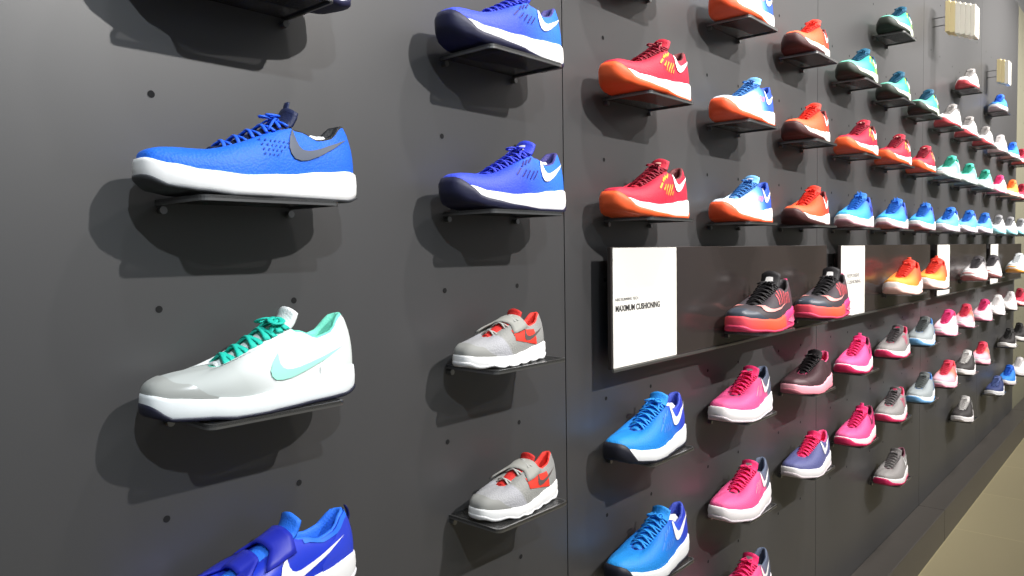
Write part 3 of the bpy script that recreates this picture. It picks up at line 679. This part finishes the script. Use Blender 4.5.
# ---------------------------------------------------------------- shoes on the wall: style, short name, label
R2, R1, R0 = 'third row above the signboards', 'second row above the signboards', 'first row above the signboards'
B2, B3, B4 = 'first row below the signboards', 'second row below the signboards', 'lowest row'
SHOES = {
 (0, 1): ('royal', 'shoe cut off by the top edge', 'shoe mostly out of frame at the top edge, on the highest shelf at far left'),
 (0, 0): ('free', 'large blue shoe with a grey tick', 'largest blue mesh running shoe with dark grey tick logo and thick white sole, far left'),
 (0, -1): ('silver', 'silver and white shoe with teal laces', 'silver and white running shoe with teal laces and mint collar'),
 (0, -2): ('velcro', 'royal blue strap shoe', 'royal blue shoe with two straps and azure collar, cut by the bottom edge'),
 (1, 1): ('royal', 'upper royal blue shoe', 'upper of two royal blue running shoes with white tick logo and black toe'),
 (1, 0): ('royal', 'lower royal blue shoe', 'lower of two royal blue running shoes with white tick logo, above the toddler shoes'),
 (1, -1): ('toddler', 'upper grey and red toddler shoe', 'upper of two small grey and red strap toddler shoes'),
 (1, -2): ('toddler', 'lower grey and red toddler shoe', 'lower of two small grey and red strap toddler shoes'),
 (2, 2): ('red', 'shoe cut off above the red pair', 'shoe at the top edge, on the shelf above the two large crimson shoes'),
 (2, 1): ('red', 'upper large crimson shoe', 'upper of two large crimson running shoes with gold loops and orange toe'),
 (2, 0): ('red', 'lower large crimson shoe', 'lower of two large crimson running shoes, above the first white signboard card'),
 (3, 2): ('whiteblue', 'topmost white and blue shoe', 'topmost of three white and blue running shoes with orange toes, cut by the top edge'),
 (3, 1): ('whiteblue', 'middle white and blue shoe', 'middle of three stacked white and blue running shoes with orange toes'),
 (3, 0): ('whiteblue', 'lowest white and blue shoe', 'lowest of three white and blue running shoes, just above the first signboard'),
 (4, 2): ('orange', 'topmost orange shoe', 'topmost of three bright orange running shoes with dark maroon soles'),
 (4, 1): ('orange', 'middle orange shoe', 'middle of three stacked bright orange running shoes with dark soles'),
 (4, 0): ('orange', 'lowest orange shoe', 'lowest of three bright orange running shoes, beside the sky blue shoes'),
 (5, 2): ('green', 'nearest green shoe', 'leftmost of the teal and lime running shoes in the third row above the signboards'),
 (6, 2): ('green', 'second green shoe', 'middle teal and lime running shoe, directly below the topmost teal one'),
 (7, 2): ('green', 'third green shoe', 'rightmost teal and lime shoe, next to the white shoes with red soles'),
 (6, 3): ('green', 'topmost green shoe', 'topmost teal running shoe with black tread, beside the hanging cream cards'),
 (5, 1): ('red', 'first small crimson shoe', 'crimson running shoe right of the middle orange shoe, first of three in its row'),
 (6, 1): ('red', 'second small crimson shoe', 'crimson running shoe in the middle of the row of three, second row above signboards'),
 (7, 1): ('red', 'third small crimson shoe', 'crimson running shoe last of three in its row, next to a teal shoe'),
 (5, 0): ('sky', 'nearest sky blue shoe', 'nearest sky blue running shoe, right beside the lowest orange shoe'),
 (6, 0): ('sky', 'second sky blue shoe', 'second sky blue running shoe with violet heel in the row above the signboards'),
 (7, 0): ('sky', 'third sky blue shoe', 'third sky blue running shoe, below the last crimson shoe of its column'),
 (8, 0): ('iceblue', 'first pale blue shoe', 'pale blue shoe directly right of the three sky blue shoes'),
 (9, 0): ('iceblue', 'second pale blue shoe', 'pale blue shoe, middle one of three in the row above the signboards'),
 (10, 0): ('iceblue', 'third pale blue shoe', 'pale blue shoe next to the grey and white shoes'),
 (11, 0): ('greywhite', 'first pale grey shoe', 'pale grey shoe with cyan sole, directly right of the pale blue shoes'),
 (12, 0): ('greywhite', 'second pale grey shoe', 'pale grey shoe second from the right edge, in the row above the signboards'),
 (13, 0): ('greywhite', 'last pale grey shoe', 'pale grey shoe at the right edge, in the row above the signboards'),
 (8, 1): ('teal', 'first mint shoe', 'mint and white shoe directly right of the last crimson shoe'),
 (9, 1): ('teal', 'second mint shoe', 'middle of three mint and white running shoes in a row'),
 (10, 1): ('teal', 'third mint shoe', 'rightmost of three mint and white running shoes, next to a pale pink one'),
 (11, 1): ('pinkwhite', 'pale pink shoe beside the mint shoes', 'pale pink shoe between the mint shoes and an orange shoe'),
 (12, 1): ('orangewhite', 'small pale orange shoe', 'small pale orange shoe between a pale pink and a crimson shoe at far right'),
 (13, 1): ('crimson', 'crimson shoe at right edge, lower', 'small crimson shoe at the right edge, beside the pale orange shoe'),
 (8, 2): ('whitered', 'first white shoe with red sole', 'white shoe with red sole directly right of the green shoes'),
 (9, 2): ('whitered', 'second white shoe with red sole', 'white shoe with red sole below the lone white shoe of the top row'),
 (10, 2): ('whitered', 'third white shoe with red sole', 'third white shoe with red sole in the third row above the signboards'),
 (11, 2): ('white', 'bright white shoe by the blue one', 'bright white shoe directly left of the small blue shoe'),
 (12, 2): ('brightblue', 'small blue shoe in the white row', 'small blue shoe at the right end of the row of white shoes'),
 (13, 2): ('crimson', 'crimson shoe at right edge, upper', 'small crimson shoe at the right edge, beside the small blue shoe'),
 (9, 3): ('whitered', 'lone white shoe', 'lone white shoe with red sole on the top row between hanging cream cards'),
 (11, 3): ('brightblue', 'lone blue shoe', 'lone bright blue shoe below the farther hanging cream cards'),
 (2, -2): ('blue', 'upper azure shoe', 'upper of two azure running shoes with white tick logo, below the white card'),
 (2, -3): ('blue', 'lower azure shoe', 'lower of two azure running shoes with white tick logo, at the bottom edge'),
 (3, -2): ('pink', 'topmost pink shoe with grey heel', 'topmost of three pink running shoes with slate heels and thick white soles'),
 (3, -3): ('pink', 'middle pink shoe with grey heel', 'middle of three stacked pink running shoes with slate heels'),
 (3, -4): ('pink', 'lowest pink shoe with grey heel', 'lowest of three pink running shoes with slate heels, cut by the bottom edge'),
 (4, -2): ('maroon', 'dark maroon shoe', 'dark maroon shoe with black laces, pink collar and pale pink sole'),
 (4, -3): ('navypink', 'slate blue shoe with pink laces', 'slate blue shoe with hot pink laces and collar'),
 (5, -2): ('hotpink', 'upper hot pink shoe', 'upper of two hot pink running shoes with magenta toe, right of the maroon shoe'),
 (5, -3): ('hotpink', 'lower hot pink shoe', 'lower of two hot pink running shoes, right of the slate blue shoe'),
 (6, -2): ('greypink', 'upper grey and pink shoe', 'upper of two grey running shoes with pink side lines and pink sole'),
 (6, -3): ('greypink', 'lower grey and pink shoe', 'lower of two grey running shoes with pink side lines and pink sole'),
 (6, -4): ('grey', 'grey shoe in the lowest row', 'plain grey shoe with magenta toe, alone low on the wall'),
 (7, -2): ('greyblue', 'upper grey and blue shoe', 'upper of two grey shoes with pale blue soles'),
 (7, -3): ('greyblue', 'lower grey and blue shoe', 'lower of two grey shoes with pale blue soles'),
 (8, -2): ('pinkwhite', 'first pale pink shoe', 'first pale pink shoe in the row, directly right of the upper grey and blue shoe'),
 (9, -2): ('pinkorange', 'pink and orange shoe in the row', 'pale pink shoe with orange tongue, between two pale pink shoes'),
 (10, -2): ('pinkwhite', 'third pale pink shoe', 'pale pink shoe directly left of the two pure white shoes'),
 (11, -2): ('white', 'left white shoe', 'left one of two pure white shoes in the row of pale pink shoes'),
 (12, -2): ('white', 'right white shoe', 'right one of two pure white shoes, beside a pink shoe at the right edge'),
 (13, -2): ('crimson', 'pink red shoe at right edge', 'pink red shoe at the right edge, right of two pure white shoes'),
 (8, -3): ('pinkorange', 'pink and orange shoe, lower left', 'pale pink and orange shoe directly right of the lower grey and blue shoe'),
 (9, -3): ('blackwhite', 'black and white shoe', 'black shoe with white laces and sole, between two pale pink shoes'),
 (10, -3): ('pinkorange', 'pink and orange shoe, lower right', 'pale pink and orange shoe directly right of the upper black and white shoe'),
 (12, -3): ('black', 'black shoe with white sole', 'black shoe with thin white sole near the right edge of the wall'),
 (13, -3): ('black', 'black shoe at right edge', 'black shoe at the right edge, seen against the beige wall'),
 (9, -4): ('blackwhite', 'lower black and white shoe', 'black shoe with white laces, alone below the others on the lowest row'),
 (11, -4): ('navy', 'navy shoe', 'navy blue shoe with white sole on the lowest row'),
 (12, -4): ('brightblue', 'bright blue shoe in the lowest row', 'bright blue shoe just right of and above the navy shoe'),
 (13, -4): ('white', 'white shoe low at right edge', 'white shoe low at the right edge, right of the bright blue shoe'),
}
BOARD = {
 (3, -1): ('air', 'left black and coral shoe', 'left of two black and coral air-soled shoes on the first signboard'),
 (4, -1): ('air', 'right black and coral shoe', 'right of two black and coral air-soled shoes, in front of the second white card'),
 (6, -1): ('sunset', 'left orange and yellow shoe', 'left of two orange to yellow shoes on the second signboard'),
 (7, -1): ('sunset', 'right orange and yellow shoe', 'right of two orange to yellow shoes, in front of the third white card'),
 (9, -1): ('palegrey', 'left white and grey shoe', 'left of two white and grey shoes on the third signboard'),
 (10, -1): ('palegrey', 'right white and grey shoe', 'right of two white and grey shoes, in front of the fourth white card'),
 (12, -1): ('greyamber', 'grey shoe with amber toe', 'pale grey shoe with amber toe and blue heel on the farthest signboard'),
}
protos = {}
GROUPS = {'red': 'crimson running shoes', 'green': 'teal and lime running shoes', 'sky': 'sky blue running shoes', 'iceblue': 'pale blue running shoes', 'teal': 'mint running shoes', 'whitered': 'white shoes with red soles',
 'royal': 'royal blue running shoes', 'toddler': 'grey and red toddler shoes', 'whiteblue': 'white and blue running shoes', 'orange': 'orange running shoes', 'greywhite': 'pale grey running shoes', 'blue': 'azure running shoes',
 'pink': 'pink running shoes with slate heels', 'hotpink': 'hot pink running shoes', 'greypink': 'grey and pink running shoes', 'greyblue': 'grey and blue running shoes', 'pinkwhite': 'pale pink running shoes', 'pinkorange': 'pink and orange running shoes',
 'white': 'white running shoes', 'crimson': 'small crimson shoes at the right edge', 'blackwhite': 'black and white shoes', 'black': 'black shoes', 'brightblue': 'bright blue shoes', 'air': 'black and coral shoes', 'sunset': 'orange and yellow shoes', 'palegrey': 'white and grey shoes'}
def get_shoe(st):
    args, q, kind = STYLE[st]
    if st not in protos:
        root = empty(kind, (0, 0, 0)); sh = Shoe(**args); sh.build(root, q); protos[st] = root; return root
    return copy_tree(protos[st])
shelf0 = make_shelf(); first = [True]
def get_shelf():
    if first[0]: first[0] = False; return shelf0
    return copy_tree(shelf0)
TWEAK = {}
allpos = [(kj, v, 0) for kj, v in SHOES.items()]+[(kj, v, -.05) for kj, v in BOARD.items()]
for (k, j), (st, short, label), yo in allpos:
    z = RZ(j)-(.026 if j == -1 and k in (3, 4) else 0); x = KX(k)
    sh = get_shelf(); sh.location = (x, yo, z)
    tag(sh, 'thin smoked shelf under the '+short, 'shelf', 'small shoe shelves pegged to the wall')
    so = get_shoe(st); L = STYLE[st][0].get('L', .305)
    tx, ty = TWEAK.get((k, j), (0, 0))
    if st == 'toddler': hx = x+.182 if j == -1 else x+.214
    else: hx = x+(.25 if k == 0 else .238 if k == 1 else .232)
    hx += {(0, 0): .003, (0, -1): -.008, (0, -2): -.014, (1, 0): .01, (1, 1): .008, (3, -1): .045, (4, -1): .035}.get((k, j), -.02 if j == -1 and k > 4 else 0)
    so.location = (hx-L+tx, -.070+yo+ty, z+.0033+.003*L)
    so.rotation_euler = (0, 0, math.radians(random.uniform(-2, 2) if k > 1 else 0))
    tag(so, label, 'shoe', GROUPS.get(st))

# ---------------------------------------------------------------- signboards with white cards
CARD = mat('white_card', (240, 238, 232), .45)
INK = mat('card_ink', (40, 38, 38), .6)
def text_mesh(name, txt, size, loc, parent, m, sx=1.0, bold=0):
    cu = bpy.data.curves.new(name, 'FONT'); cu.body = txt; cu.size = size; cu.extrude = .0002; cu.offset = bold
    t = bpy.data.objects.new(name+'_tmp', cu); COL.objects.link(t)
    dg = bpy.context.evaluated_depsgraph_get(); me = bpy.data.meshes.new_from_object(t.evaluated_get(dg))
    bpy.data.objects.remove(t)
    me.materials.clear(); me.materials.append(m)
    o = bpy.data.objects.new(name, me); COL.objects.link(o); o.parent = parent
    o.location = loc; o.rotation_euler = (math.pi/2, 0, 0); o.scale = (sx, 1, 1); return o
ords = ['nearest', 'second', 'third', 'farthest']
for i in range(4):
    bx = .10+1.5*i; ln = 1.355
    root = empty('signboard', (bx, 0, EYE-.26))
    tag(root, ['nearest long dark signboard with a white card reading MAXIMUM CUSHIONING', 'second long dark signboard, holding the orange and yellow shoes', 'third dark signboard, holding the white and grey shoes', 'farthest dark signboard, ending at the beige wall'][i], 'sign', 'dark signboards along the wall')
    boxo('board_panel', (0, ln, -.05, -.040, 0, .268), DARKM, root, bev=.0015)
    boxo('board_lip', (0, ln, -.056, -.0505, -.006, .001), LIP, root, bev=.001)
    for sx in (.12, ln-.12):
        boxo('spacer', (sx-.04, sx+.04, -.0398, -.0002, .03, .238), DARKM, root)
    cw = .283
    c = boxo('card', (.004, cw, -.0525, -.0502, .002, .266), CARD, root, bev=.0006)
    if i == 1:
        text_mesh('card_heading', 'RESPONSIVE', .020, (.07, -.0528, .146), c, INK, 1.3)
        text_mesh('card_heading', 'CUSHIONING', .020, (.07, -.0528, .122), c, INK, 1.3)
    if i == 0:
        text_mesh('card_text', 'NIKE RUNNING TECH', .0095, (.012, -.0528, .149), c, INK)
        text_mesh('card_heading', 'MAXIMUM CUSHIONING', .0185, (.012, -.0528, .126), c, INK, .92, .0006)

# ---------------------------------------------------------------- cream cards hanging on pegs
CREAM = mat('cream_card', (240, 222, 170), .6); PALE = mat('pale_card', (246, 242, 228), .6)
for (px, z0, n, lab, hh) in [(3.20, EYE+1.15, 6, 'near', .155), (4.70, EYE+1.13, 3, 'far', .15)]:
    hk = empty('display_hook', (px, 0, z0)); tag(hk, 'thin dark double wire hook holding the '+('larger stack of cream cards at the top' if lab == 'near' else 'smaller stack of cream cards near the right edge'), 'hook')
    bm = bmesh.new(); box_bm(bm, -.002, .002, -.185 if n > 3 else -.12, 0, .03, .034); bm_obj('upper_wire', bm, LIP, hk)
    bm = bmesh.new(); box_bm(bm, -.002, .002, -.185 if n > 3 else -.12, 0, -.012, -.008); bm_obj('lower_wire', bm, LIP, hk)
    for i in range(n):
        y1 = -.062-.0225*i; w = .10; drop = .009*i
        bm = bmesh.new(); box_bm(bm, -.045, -.045+w, y1-.0222, y1, -.055-drop, -.055-drop+hh, bev=.0015)
        o = bm_obj('hanging_card', bm, CREAM if i < 2 else PALE, None, loc=(px, 0, z0))
        tag(o, ('cream block card ' if i < 2 else 'white block card ')+['innermost in', 'second from the wall in', 'third from the wall in', 'fourth from the wall in', 'fifth from the wall in', 'outermost in'][i if i < n-1 else 5]+(' the larger hanging stack at the top' if lab == 'near' else ' the smaller hanging stack near the right edge'), 'card', 'cards in the larger hanging stack' if lab == 'near' else 'cards in the smaller hanging stack')
